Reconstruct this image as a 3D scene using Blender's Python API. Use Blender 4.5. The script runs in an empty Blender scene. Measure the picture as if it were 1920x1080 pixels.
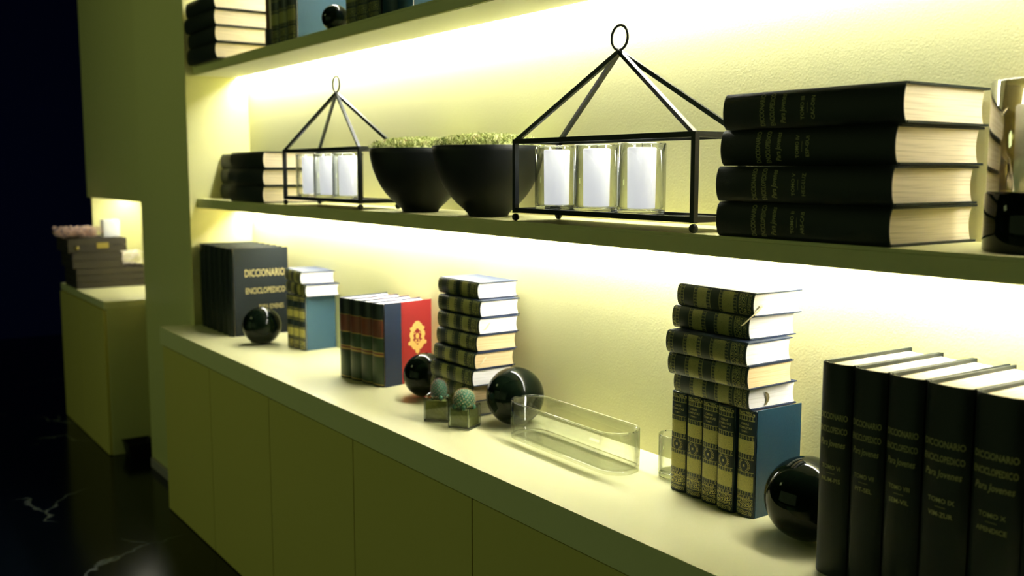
import bpy, bmesh, math, random
from mathutils import Vector, Matrix, Euler
random.seed(7)
PI = math.pi
SC = bpy.context.scene
COL = SC.collection

# ---------------------------------------------------------------- camera, world, lights, exposure
H0 = 1.40                       # eye height over the floor
ZC, ZS, ZT = H0 - .63, H0 - .111, H0 + .418   # counter top, middle shelf top, upper shelf top
cd = bpy.data.cameras.new('camera'); cam = bpy.data.objects.new('camera', cd); COL.objects.link(cam)
cd.sensor_width = 36; cd.lens = 36 * 1867 / 1920
cam.location = (0, 0, H0)
_p, _f = .11673, .60946
cam.rotation_euler = (PI / 2 - _p, 0, PI / 2 - _f)
cd.dof.use_dof = True; cd.dof.focus_distance = 1.95; cd.dof.aperture_fstop = 3.5
cd.clip_start = .05
SC.camera = cam
w = bpy.data.worlds.new('world'); SC.world = w; w.use_nodes = True
w.node_tree.nodes['Background'].inputs[0].default_value = (.01, .012, .02, 1)
w.node_tree.nodes['Background'].inputs[1].default_value = .3
def area(name, loc, rot, sx, sy, e, c):
    l = bpy.data.lights.new(name, 'AREA'); l.shape = 'RECTANGLE'; l.size = sx; l.size_y = sy; l.energy = e; l.color = c
    o = bpy.data.objects.new(name, l); COL.objects.link(o); o.location = loc; o.rotation_euler = rot
    return o
LED = 80.0                      # radiance of the shelf strips
area('room_glow', (-2.8, -3.6, 1.45), (math.radians(90), 0, 0), 5.0, 2.4, 17.0, (.72, 1.0, .40))
area('post_glow', (-4.3, -1.0, 2.75), (math.radians(50), 0, 0), .7, .5, 6.0, (.86, 1.0, .42))
SC.view_settings.view_transform = 'Standard'; SC.view_settings.look = 'None'
SC.view_settings.gamma = 1; SC.view_settings.use_curve_mapping = False
SC.view_settings.exposure = 0.0

# ---------------------------------------------------------------- materials
MATS = {}
def mat(name, col, rough=.6, metal=0, spec=.5, trans=0, ior=1.45, coat=0, emit=None, es=0):
    m = bpy.data.materials.new(name); m.use_nodes = True
    b = m.node_tree.nodes['Principled BSDF']; I = b.inputs
    I['Base Color'].default_value = (*col, 1); I['Roughness'].default_value = rough; I['Metallic'].default_value = metal
    I['Specular IOR Level'].default_value = spec; I['Transmission Weight'].default_value = trans; I['IOR'].default_value = ior
    I['Coat Weight'].default_value = coat
    if emit: I['Emission Color'].default_value = (*emit, 1); I['Emission Strength'].default_value = es
    MATS[name] = m
    return m
class NT:
    def __init__(s, m): s.t = m.node_tree; s.b = s.t.nodes['Principled BSDF']
    def n(s, typ, **kw):
        x = s.t.nodes.new(typ)
        for k, v in kw.items():
            if k in x.inputs.keys(): x.inputs[k].default_value = v
            else: setattr(x, k, v)
        return x
    def l(s, a, b): s.t.links.new(a, b)
    def ramp(s, fac, stops, interp='LINEAR'):
        r = s.t.nodes.new('ShaderNodeValToRGB'); r.color_ramp.interpolation = interp
        e = r.color_ramp.elements
        q = [(p, c if len(c) == 4 else (*c, 1)) for p, c in stops]
        e[-1].position = q[-1][0]; e[-1].color = q[-1][1]; e[0].position = q[0][0]; e[0].color = q[0][1]
        for p, c in q[1:-1]: e.new(p).color = c
        s.l(fac, r.inputs[0]); return r
    def math(s, op, a, b=None, c=None):
        x = s.t.nodes.new('ShaderNodeMath'); x.operation = op
        for i, v in enumerate((a, b, c)):
            if v is None: continue
            if isinstance(v, (int, float)): x.inputs[i].default_value = v
            else: s.l(v, x.inputs[i])
        return x.outputs[0]
    def mix(s, f, a, b):
        x = s.t.nodes.new('ShaderNodeMix'); x.data_type = 'RGBA'
        if isinstance(f, (int, float)): x.inputs[0].default_value = f
        else: s.l(f, x.inputs[0])
        for i, v in ((6, a), (7, b)):
            if isinstance(v, tuple): x.inputs[i].default_value = (*v, 1)
            else: s.l(v, x.inputs[i])
        return x.outputs[2]
    def bump(s, h, st, d):
        x = s.n('ShaderNodeBump', Strength=st, Distance=d); s.l(h, x.inputs['Height']); s.l(x.outputs[0], s.b.inputs['Normal'])

def noise_bump(m, scale, st, d=.001, detail=3, coord='Object', stretch=(1, 1, 1)):
    t = NT(m); tc = t.n('ShaderNodeTexCoord'); mp = t.n('ShaderNodeMapping'); mp.inputs['Scale'].default_value = stretch
    t.l(tc.outputs[coord], mp.inputs[0]); n = t.n('ShaderNodeTexNoise', Scale=scale, Detail=detail)
    t.l(mp.outputs[0], n.inputs['Vector']); t.bump(n.outputs[0], st, d); return t, n, mp

paint = mat('yellow_green_paint', (.83, .80, .41), .55)
noise_bump(paint, 240, .36, .0010, 2)
counter_m = mat('yellow_green_lacquer', (.84, .81, .43), .30, spec=.5)
noise_bump(counter_m, 25, .05, .001, 2)
shelf_m = mat('shelf_lacquer', (.72, .70, .31), .42)
under_m = mat('underside_lit_tone', (.86, .85, .74), .5)  # shelf lacquer made paler; the glow under the boards is put into its colour
door_m = mat('door_lacquer', (.74, .64, .18), .42)
navy = mat('dark_navy_wall', (.006, .007, .02), .9, spec=.1)
dark_ceiling = mat('dark_ceiling', (.02, .022, .018), .9)
pale_skirt = mat('pale_skirting', (.35, .30, .32), .5)
black_gloss = mat('black_glass', (.003, .006, .003), .03, spec=.16)
black_metal = mat('black_metal', (.006, .010, .009), .38, spec=.45)
noise_bump(black_metal, 300, .1, .0005)
bowl_m = mat('black_ceramic', (.006, .008, .008), .5, spec=.3)
noise_bump(bowl_m, 60, .15, .001)
wax = mat('white_wax', (.93, .92, .95), .5); _b = MATS['white_wax'].node_tree.nodes['Principled BSDF']; _b.inputs['Subsurface Weight'].default_value = .6; _b.inputs['Subsurface Radius'].default_value = (1, 1, 1); _b.inputs['Subsurface Scale'].default_value = .05
wick_m = mat('wick', (.02, .015, .01), .9)
def thin_glass(name, tint, edge, power, base_r):
    m = mat(name, tint); t = m.node_tree; out = t.nodes['Material Output']
    tr = t.nodes.new('ShaderNodeBsdfTransparent'); gl = t.nodes.new('ShaderNodeBsdfGlossy'); gl.inputs['Roughness'].default_value = .015
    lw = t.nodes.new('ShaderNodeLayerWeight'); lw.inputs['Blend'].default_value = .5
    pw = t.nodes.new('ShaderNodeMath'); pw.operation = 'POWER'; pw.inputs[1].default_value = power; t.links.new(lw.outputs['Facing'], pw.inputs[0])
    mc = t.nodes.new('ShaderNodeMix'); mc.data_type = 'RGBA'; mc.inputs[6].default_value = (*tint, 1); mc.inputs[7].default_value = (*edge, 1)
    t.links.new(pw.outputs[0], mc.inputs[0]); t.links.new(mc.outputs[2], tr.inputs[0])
    fr = t.nodes.new('ShaderNodeMath'); fr.operation = 'MULTIPLY_ADD'; fr.inputs[1].default_value = .85; fr.inputs[2].default_value = base_r; t.links.new(pw.outputs[0], fr.inputs[0])
    mx = t.nodes.new('ShaderNodeMixShader'); t.links.new(fr.outputs[0], mx.inputs[0]); t.links.new(tr.outputs[0], mx.inputs[1]); t.links.new(gl.outputs[0], mx.inputs[2])
    t.links.new(mx.outputs[0], out.inputs['Surface']); return m
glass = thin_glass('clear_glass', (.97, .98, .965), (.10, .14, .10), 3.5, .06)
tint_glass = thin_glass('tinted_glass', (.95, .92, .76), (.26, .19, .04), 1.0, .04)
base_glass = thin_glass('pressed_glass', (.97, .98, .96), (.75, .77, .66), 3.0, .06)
thick_glass = mat('thick_glass', (.96, 1, .97), 0, trans=1, ior=1.48)
led_m = mat('led_diffuser', (0, 0, 0), .5, emit=(1, .985, .93), es=LED)
housing_m = mat('white_aluminium', (.8, .8, .78), .4)
gold = mat('gold_foil', (.60, .50, .20), .45, metal=.25)
dull_gold = mat('dull_gold_foil', (.40, .38, .15), .55, metal=.1)
bright_gold = mat('gold_print', (.92, .58, .16), .45)
cloth_black = mat('black_green_cloth', (.010, .016, .014), .55, spec=.35); noise_bump(cloth_black, 420, .35, .0006)
cloth_dark_cover = mat('black_slate_cloth', (.012, .017, .018), .6, spec=.3); noise_bump(cloth_dark_cover, 420, .35, .0006)
cloth_navy = mat('navy_cloth', (.008, .020, .055), .5); noise_bump(cloth_navy, 400, .2, .0005)
cloth_teal = mat('deep_teal_leather', (.002, .034, .065), .42); noise_bump(cloth_teal, 220, .5, .0008)
cloth_ltteal = mat('light_teal_leather', (.038, .098, .150), .5); noise_bump(cloth_ltteal, 220, .5, .0008)
cloth_red = mat('red_cloth', (.30, .016, .018), .5); noise_bump(cloth_red, 400, .2, .0005)
brown_m = mat('brown_leather', (.10, .035, .015), .5)
soil_m = mat('soil', (.20, .22, .06), .9); noise_bump(soil_m, 150, .8, .003)
cactus_m = mat('cactus_green', (.035, .14, .075), .5)
spine_w = mat('cactus_spine_cream', (.85, .66, .42), .6)
spine_p = mat('cactus_spine_mauve', (.42, .27, .24), .6)
dry = mat('dry_straw', (.62, .46, .2), .7)
crate_m = mat('dark_crate_wood', (.045, .038, .028), .55); noise_bump(crate_m, 60, .3, .001, stretch=(1, 1, 8))
blossom_m = mat('pale_pink_petal', (.95, .74, .66), .7)
blossom_w = mat('white_petal', (.92, .86, .76), .7)
ribbon_m = mat('cream_ribbon', (.75, .68, .42), .6)
ribbon_d = mat('olive_ribbon', (.13, .10, .03), .6)
brass_m = mat('brass_latch', (.5, .4, .12), .35, metal=.7)
bin_m = mat('black_plastic', (.006, .006, .006), .5)

def pages(name, c1, c2):
    m = mat(name, c1, .75); t = NT(m); tc = t.n('ShaderNodeTexCoord'); mp = t.n('ShaderNodeMapping')
    mp.inputs['Scale'].default_value = (520, 7, 7); t.l(tc.outputs['Object'], mp.inputs[0])
    n = t.n('ShaderNodeTexNoise', Scale=1.0, Detail=3.0); t.l(mp.outputs[0], n.inputs['Vector'])
    r = t.ramp(n.outputs[0], [(.30, c2), (.52, c1)]); t.l(r.outputs[0], t.b.inputs['Base Color'])
    t.bump(n.outputs[0], .25, .0006); return m
pg_cream = pages('cream_pages', (.86, .74, .50), (.60, .50, .28))
pg_white = pages('white_pages', (.95, .92, .86), (.80, .77, .68))
pg_tan = pages('tan_pages', (.82, .62, .34), (.62, .45, .2))

def moss():
    m = mat('moss_green', (.25, .32, .07), .9); t = NT(m); tc = t.n('ShaderNodeTexCoord')
    n = t.n('ShaderNodeTexNoise', Scale=45.0, Detail=4.0); t.l(tc.outputs['Object'], n.inputs['Vector'])
    r = t.ramp(n.outputs[0], [(.32, (.05, .08, .02)), (.45, (.42, .48, .15)), (.62, (.78, .78, .42)), (.75, (.35, .2, .1))])
    t.l(r.outputs[0], t.b.inputs['Base Color']); return m
moss_m = moss()

def marble():
    m = mat('black_marble', (.002, .004, .006), .16, spec=.25); t = NT(m); tc = t.n('ShaderNodeTexCoord')
    n1 = t.n('ShaderNodeTexNoise', Scale=1.3, Detail=5.0, Roughness=.6); t.l(tc.outputs['Object'], n1.inputs['Vector'])
    mx = t.n('ShaderNodeVectorMath', operation='MULTIPLY_ADD'); t.l(n1.outputs['Color'], mx.inputs[0])
    mx.inputs[1].default_value = (.7, .7, .7); t.l(tc.outputs['Object'], mx.inputs[2])
    v = t.n('ShaderNodeTexVoronoi', feature='DISTANCE_TO_EDGE', Scale=1.15); t.l(mx.outputs[0], v.inputs['Vector'])
    line = t.ramp(v.outputs['Distance'], [(0, (1, 1, 1)), (.012, (0, 0, 0))])
    n2 = t.n('ShaderNodeTexNoise', Scale=2.3, Detail=2.0); t.l(tc.outputs['Object'], n2.inputs['Vector'])
    br = t.ramp(n2.outputs[0], [(.5, (0, 0, 0)), (.66, (1, 1, 1))])
    f = t.math('MULTIPLY', line.outputs[0], br.outputs[0])
    c = t.mix(f, (.002, .004, .006), (.17, .19, .20)); t.l(c, t.b.inputs['Base Color']); return m
marble_m = marble()

# gilt spines: UV.x across the spine, UV.y from tail to head.  Ramp colour: R gold panel, G border, B scroll/emblem ornament
def gilt(name, base, gcol, layout, rough=.45):
    m = mat(name, base, rough); t = NT(m); tc = t.n('ShaderNodeTexCoord')
    sp = t.n('ShaderNodeSeparateXYZ'); t.l(tc.outputs['UV'], sp.inputs[0]); u, v = sp.outputs[0], sp.outputs[1]
    r = t.ramp(v, layout, 'CONSTANT'); sr = t.n('ShaderNodeSeparateColor'); t.l(r.outputs[0], sr.inputs[0])
    mp = t.n('ShaderNodeMapping'); mp.inputs['Scale'].default_value = (1, 4.7, 1); t.l(tc.outputs['UV'], mp.inputs[0])
    # scroll ornament: distorted rings round the middle of each cell
    n = t.n('ShaderNodeTexNoise', Scale=6.0, Detail=1.0); t.l(mp.outputs[0], n.inputs['Vector'])
    vor = t.n('ShaderNodeTexVoronoi', Scale=4.5); t.l(mp.outputs[0], vor.inputs['Vector'])
    ring = t.math('SINE', t.math('MULTIPLY_ADD', vor.outputs['Distance'], 26.0, t.math('MULTIPLY', n.outputs[0], 4.0)))
    scroll = t.math('GREATER_THAN', ring, .35)
    # border beads
    bead = t.math('GREATER_THAN', t.math('SINE', t.math('MULTIPLY', u, 44.0)), .1)
    n3 = t.n('ShaderNodeTexNoise', Scale=40.0, Detail=2.0); t.l(mp.outputs[0], n3.inputs['Vector'])
    beadn = t.math('MULTIPLY', bead, t.math('GREATER_THAN', n3.outputs[0], .52))
    panel = t.math('MULTIPLY_ADD', t.math('SINE', t.math('MULTIPLY', t.math('ADD', vor.outputs['Distance'], n.outputs[0]), 34.0)), .16, .84)
    a = t.math('MULTIPLY', sr.outputs[0], panel)
    b = t.math('MULTIPLY', sr.outputs[1], beadn); c = t.math('MULTIPLY', sr.outputs[2], scroll)
    edge = t.math('GREATER_THAN', t.math('ABSOLUTE', t.math('SUBTRACT', u, .5)), .455)
    f = t.math('MULTIPLY', t.math('MAXIMUM', a, t.math('MAXIMUM', b, c)), t.math('SUBTRACT', 1.0, edge))
    col = t.mix(f, base, gcol); t.l(col, t.b.inputs['Base Color'])
    t.bump(f, .5, .0006); return m
_0, PN, BD, SR, LN = (0, 0, 0), (1, 0, 0), (0, 1, 0), (0, 0, 1), (.8, 0, 0)
LAY = [(0, _0), (.02, SR), (.065, _0), (.075, LN), (.082, SR), (.165, LN), (.172, _0), (.20, LN), (.207, BD), (.24, LN),
       (.25, PN), (.38, LN), (.387, BD), (.42, LN), (.427, _0), (.54, LN), (.547, BD), (.59, PN), (.72, BD), (.76, LN),
       (.767, _0), (.90, LN), (.907, BD), (.945, LN), (.952, SR), (.985, _0)]
gilt_m = gilt('gilt_dark_spine', (.005, .016, .024), (.66, .58, .17), LAY)
gilt_g = gilt('gilt_green_spine', (.010, .022, .016), (.36, .34, .09), LAY)
def red_spine():
    m = mat('labelled_green_spine', (.01, .02, .012), .4); t = NT(m); tc = t.n('ShaderNodeTexCoord')
    sp = t.n('ShaderNodeSeparateXYZ'); t.l(tc.outputs['UV'], sp.inputs[0])
    G, R_, Y, K = (.016, .040, .016), (.14, .035, .02), (.35, .26, .06), (.006, .012, .010)
    r = t.ramp(sp.outputs[1], [(0, K), (.02, Y), (.035, G), (.36, R_), (.37, Y), (.385, R_), (.41, Y), (.42, G), (.585, Y), (.595, R_), (.80, Y), (.808, K)], 'CONSTANT')
    t.l(r.outputs[0], t.b.inputs['Base Color']); return m
redspine_m = red_spine()

# ---------------------------------------------------------------- mesh helpers
class MB:
    def __init__(s): s.v = []; s.f = []; s.uv = []; s.sm = []
    def add(s, vs, fs, uvs=None, smooth=False, M=None):
        k = len(s.v)
        if M is not None: vs = [tuple(M @ Vector(p)) for p in vs]
        s.v += [tuple(p) for p in vs]
        for i, f in enumerate(fs):
            s.f.append([k + a for a in f]); s.uv.append(uvs[i] if uvs else None); s.sm.append(smooth)
    def box(s, x0, x1, y0, y1, z0, z1, M=None):
        v = [(x0, y0, z0), (x1, y0, z0), (x1, y1, z0), (x0, y1, z0), (x0, y0, z1), (x1, y0, z1), (x1, y1, z1), (x0, y1, z1)]
        s.add(v, [(0, 3, 2, 1), (4, 5, 6, 7), (0, 1, 5, 4), (1, 2, 6, 5), (2, 3, 7, 6), (3, 0, 4, 7)], M=M); return s
    def prism(s, poly, z0, z1, M=None, smooth=False):
        n = len(poly); v = [(x, y, z0) for x, y in poly] + [(x, y, z1) for x, y in poly]
        s.add(v, [list(range(n))[::-1], list(range(n, 2 * n))], M=M)
        s.add(v, [(i, (i + 1) % n, n + (i + 1) % n, n + i) for i in range(n)], M=M, smooth=smooth); return s
    def lathe(s, prof, seg=32, c=(0, 0, 0), smooth=True, M=None):
        v = []; f = []
        for r, z in prof:
            for k in range(seg):
                a = 2 * PI * k / seg; v.append((c[0] + r * math.cos(a), c[1] + r * math.sin(a), c[2] + z))
        for i in range(len(prof) - 1):
            for k in range(seg):
                k2 = (k + 1) % seg; f.append((i * seg + k, i * seg + k2, (i + 1) * seg + k2, (i + 1) * seg + k))
        s.add(v, f, smooth=smooth, M=M); return s
    def tube(s, pts, r, seg=8, square=False, closed=False, cap=True):
        pts = [Vector(p) for p in pts]; n = len(pts); v = []; f = []; seg = 4 if square else seg
        for i, p in enumerate(pts):
            if closed: d = pts[(i + 1) % n] - pts[i - 1]
            else: d = pts[min(i + 1, n - 1)] - pts[max(i - 1, 0)]
            d.normalize(); up = Vector((0, 0, 1)) if abs(d.z) < .95 else Vector((1, 0, 0))
            if closed: up = Vector((0, 1, 0))
            a = d.cross(up).normalized(); b = a.cross(d)
            rr = r[i] if isinstance(r, (list, tuple)) else r
            for k in range(seg):
                t = 2 * PI * (k + .5) / seg; q = rr * (1.414 if square else 1)
                v.append(p + a * q * math.cos(t) + b * q * math.sin(t))
        m = n if closed else n - 1
        for i in range(m):
            j = (i + 1) % n
            for k in range(seg):
                k2 = (k + 1) % seg; f.append((i * seg + k, i * seg + k2, j * seg + k2, j * seg + k))
        if cap and not closed: f += [list(range(seg))[::-1], list(range((n - 1) * seg, n * seg))]
        s.add(v, f, smooth=not square); return s
    def sphere(s, c, r, seg=16, rings=10, sc=(1, 1, 1)):
        prof = [(max(1e-5, math.sin(PI * i / rings)) * r, -math.cos(PI * i / rings) * r) for i in range(rings + 1)]
        return s.lathe([(a * sc[0], b * sc[2]) for a, b in prof], seg, c)
    def mesh(s, name, m):
        me = bpy.data.meshes.new(name); me.from_pydata([tuple(p) for p in s.v], [], s.f)
        if any(s.uv):
            ul = me.uv_layers.new(name='UVMap')
            for p, u in zip(me.polygons, s.uv):
                for li, k in zip(p.loop_indices, range(len(p.vertices))): ul.data[li].uv = u[k] if u else (0, 0)
        for p, q in zip(me.polygons, s.sm): p.use_smooth = q
        me.materials.append(m)
        bm = bmesh.new(); bm.from_mesh(me); bmesh.ops.recalc_face_normals(bm, faces=bm.faces); bm.to_mesh(me); bm.free()
        return me
def link(name, me, parent=None):
    o = bpy.data.objects.new(name, me); COL.objects.link(o)
    if parent: o.parent = parent
    return o
def part(name, mb, m, parent=None, bev=0, label=None):
    me = mb.mesh(name, m) if isinstance(mb, MB) else mb
    o = link(name, me, parent)
    if bev:
        b = o.modifiers.new('bevel', 'BEVEL'); b.width = bev; b.segments = 2; b.limit_method = 'ANGLE'; b.angle_limit = math.radians(40)
    if label: o['label'] = label
    return o
def tag(o, label, cat, group=None, kind=None):
    if label: o['label'] = label; o['category'] = cat
    if group: o['group'] = group
    if kind: o['kind'] = kind
    return o
def thing(name, loc, rot=(0, 0, 0), label=None, cat=None, group=None):
    o = bpy.data.objects.new(name, None); COL.objects.link(o); o.empty_display_size = .05
    o.location = loc; o.rotation_euler = rot; return tag(o, label, cat, group)
def struct(name, mb, m, bev=0):
    o = part(name, mb, m, None, bev); o['kind'] = 'structure'; return o

# ---------------------------------------------------------------- room shell
XE = -4.075                       # inner face of the bookcase's far end
VW, VS, VC = 1.51, 1.28, 1.12     # wall plane, shelf front, counter front
XR = 1.0
struct('floor', MB().box(-9.2, 3.2, -4.2, 2.6, -.05, 0), marble_m)
struct('ceiling', MB().box(-9.2, 3.2, -4.2, 2.6, 2.9, 2.95), dark_ceiling)
struct('wall_back', MB().box(XE - .72, XR + .04, VW, VW + .08, 0, 2.9), paint)
navy_blue = mat('navy_blue_wall', (.02, .03, .35), .9, spec=.1)
struct('wall_left', MB().box(-9.25, -9.2, -4.2, 2.6, 0, 2.9), navy_blue)
struct('wall_right', MB().box(3.2, 3.25, -4.2, 2.6, 0, 2.9), navy)
struct('wall_front', MB().box(-9.2, 3.2, -4.25, -4.2, 0, 2.9), navy)
struct('wall_rear', MB().box(-9.2, 3.2, 2.6, 2.65, 0, 2.9), navy)
struct('trim_1', MB().box(XE - .735, XE, 1.248, VW - .001, .0, 2.9), shelf_m, .003)           # the broad post at the bookcase's end
struct('baseboard_left', MB().box(XE - .70, XE - .05, 1.232, 1.247, 0, .045), pale_skirt, .003)
struct('trim_2', MB().box(XR, XR + .04, 1.248, VW - .001, 0, 2.9), shelf_m)

# ---------------------------------------------------------------- shelves with recessed LED slots
def shelf(z1, th, label, nm='wall_shelf', x0=XE + .001, x1=XR - .001, v0=VS, vw=VW):
    s = thing(nm, (x0, v0, z1 - th), label=label, cat='shelf', group='lit wall shelves')
    L = x1 - x0; D = vw - .001 - v0
    b = MB(); vs = vw - .048 - v0
    b.prism([(0, 0), (L, 0), (L, D), (0, D)], th - .006, th)
    b.box(0, L, 0, vs, 0, th - .006); part('board', b, shelf_m, s, .0012)
    part('underside_lit_sheet', MB().box(.001, L - .001, .004, vs - .002, -.0012, 0), under_m, s)  # added sheet, its pale colour stands in for light under the board
    h = MB().box(.004, L - .004, vs + .001, vs + .044, th - .011, th - .0065)
    ho = part('strip_housing', h, housing_m, s)
    d = MB().box(.005, L - .005, vs + .004, vs + .040, th - .0130, th - .0111)
    part('light_strip', d, led_m, ho)
    return s
shelf(ZS, .036, 'middle lacquered wall shelf with a light strip, under the two black lantern frames')
shelf(ZT, .035, 'upper lacquered wall shelf with a light strip, above the large black lantern frame')
shelf(ZT + .52, .035, 'topmost lacquered wall shelf, above the small black ball and banded books')

# ---------------------------------------------------------------- counter and base cabinets
XC = -4.12
c = thing('countertop', (XC, VC, ZC - .07), label='long yellow-green countertop under the lit shelves, carrying books and black balls', cat='countertop')
part('slab', MB().prism([(0, 0), (XR - .002 - XC, 0), (XR - .002 - XC, VW - VC - .001), (XE + .002 - XC, VW - VC - .001), (XE + .002 - XC, .127), (0, .127)], 0, .07), counter_m, c, .0025)
gx = [XC, -3.534, -2.959, -2.359, -1.771, -1.18, -.59, 0, .59, XR - .002]
where = ['first from the post', 'second from the post', 'third from the post, below the red-sided books', 'fourth from the post, below the two cactus pots',
         'fifth from the post, below the long glass dish', 'sixth from the post, below the gilt-spined books', 'seventh from the post, below the tall black volumes', 'eighth from the post', 'last one at the near end']
for i in range(9):
    a, b = gx[i], gx[i + 1]
    t = thing('base_cabinet', (a, 1.13, 0), label='olive flat-fronted base cabinet, ' + where[i], cat='cabinet', group='base cabinets under the counter')
    W = b - a
    bx = MB().box(.004, W - .004, .020, .115 if i == 0 else VW - 1.13 - .004, .0, ZC - .072)
    part('carcass', bx, door_m, t)
    part('door', MB().box(.002, W - .002, 0, .018, .004, ZC - .078), door_m, t, .0015)

# ---------------------------------------------------------------- lettering
TXT = {}
def text_mesh(s, size, shear=0, ext=0):
    k = (s, size, shear)
    if k not in TXT:
        c = bpy.data.curves.new('lettering', 'FONT'); c.body = s; c.size = size; c.shear = shear; c.resolution_u = 2
        c.align_x = 'CENTER'; c.align_y = 'CENTER'; c.offset = size * .012
        o = bpy.data.objects.new('tmp_text', c); COL.objects.link(o); bpy.context.view_layer.update()
        me = bpy.data.meshes.new_from_object(o.evaluated_get(bpy.context.evaluated_depsgraph_get()))
        TXT[k] = ([tuple(v.co) for v in me.vertices], [list(p.vertices) for p in me.polygons])
        bpy.data.objects.remove(o); bpy.data.curves.remove(c); bpy.data.meshes.remove(me)
    return TXT[k]

# ---------------------------------------------------------------- books
CACHE = {}
class Kind:
    def __init__(s, T, W, H, cov, spm, pgm, board=.003, lines=(), side=None, ins=.004, hinge=None, emblem=None, cover_lines=(), foil=None, name='book'):
        s.__dict__.update(locals())
def line_meshes(lines, T, bul, H, m):
    return [fit([l], T, bul, H).mesh('spine_lettering', m) for l in lines]
def arc_y(x, T, bul):                   # outer surface of the rounded spine
    q = (2 * x / T - 1); return bul * (1 - math.sqrt(max(0, 1 - .96 * q * q)))
def fit(lines, T, bul, H):
    """lines: (text, height from tail, size, max width, shear)"""
    mb = MB()
    for s, z, size, wmax, sh in lines:
        vs, fs = text_mesh(s, size, sh)
        if not vs: continue
        xs = [v[0] for v in vs]; w_ = max(xs) - min(xs); k = min(1, wmax / w_) if w_ else 1
        out = []
        for x, y, _ in vs:
            xx = T / 2 + x * k; out.append((xx, arc_y(xx, T, bul) - .0004, z + y))
        mb.add(out, fs)
    return mb
def wreath(T, bul, z, r):
    mb = MB()
    for sgn in (-1, 1):
        for i in range(9):
            a = -PI / 2 + sgn * (.35 + i * .27)
            cx, cz = math.cos(a) * r, math.sin(a) * r * 1.0
            for q in (-1, 1):
                t = a + sgn * PI / 2 + q * .7; L = r * .42
                p = [(cx, cz), (cx + math.cos(t - .35) * L * .5, cz + math.sin(t - .35) * L * .5), (cx + math.cos(t) * L, cz + math.sin(t) * L), (cx + math.cos(t + .35) * L * .5, cz + math.sin(t + .35) * L * .5)]
                mb.add([(T / 2 + x, arc_y(T / 2 + x, T, bul) - .0004, z + y) for x, y in p], [(0, 1, 2, 3)])
    p = [(math.cos(k * PI / 4) * r * .33 * (1 if k % 2 else .6), math.sin(k * PI / 4) * r * .33 * (1 if k % 2 else .6)) for k in range(8)]
    mb.add([(T / 2 + x, arc_y(T / 2 + x, T, bul) - .0004, z + y) for x, y in p], [list(range(8))])
    return mb
def crest():
    """ornate cartouche, in local (a, b) coordinates, about 1 wide and 1.4 tall"""
    half = [(.0, .62), (.09, .61), (.13, .55), (.20, .50), (.24, .41), (.34, .39), (.33, .30), (.28, .26), (.35, .20), (.37, .08), (.32, -.02), (.33, -.12), (.43, -.16), (.42, -.26), (.30, -.29), (.25, -.37), (.17, -.45), (.10, -.46), (.09, -.57), (.03, -.60), (.0, -.64)]
    out = half + [(-x_, y_) for x_, y_ in half[-2:0:-1]]; n = len(out); out = out[::-1]
    inn = [(.20 * math.sin(PI * 2 * i / n) * -1, .27 * math.cos(2 * PI * i / n) + .02) for i in range(n)]
    inn = [(.50 * x_, .50 * y_ + .02) for x_, y_ in out]
    v = out + inn; f = [(i, (i + 1) % n, n + (i + 1) % n, n + i) for i in range(n)]
    k = len(v)
    for cx, cy, w_, h_ in ((0, .05, .085, .11), (-.07, -.12, .035, .06), (.07, -.12, .035, .06), (0, -.20, .07, .03), (-.10, .17, .03, .03), (.10, .17, .03, .03)):
        k = len(v); v += [(cx + w_ * math.cos(2 * PI * j / 10), cy + h_ * math.sin(2 * PI * j / 10)) for j in range(10)]; f.append(list(range(k, k + 10)))
    return v, f
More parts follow.
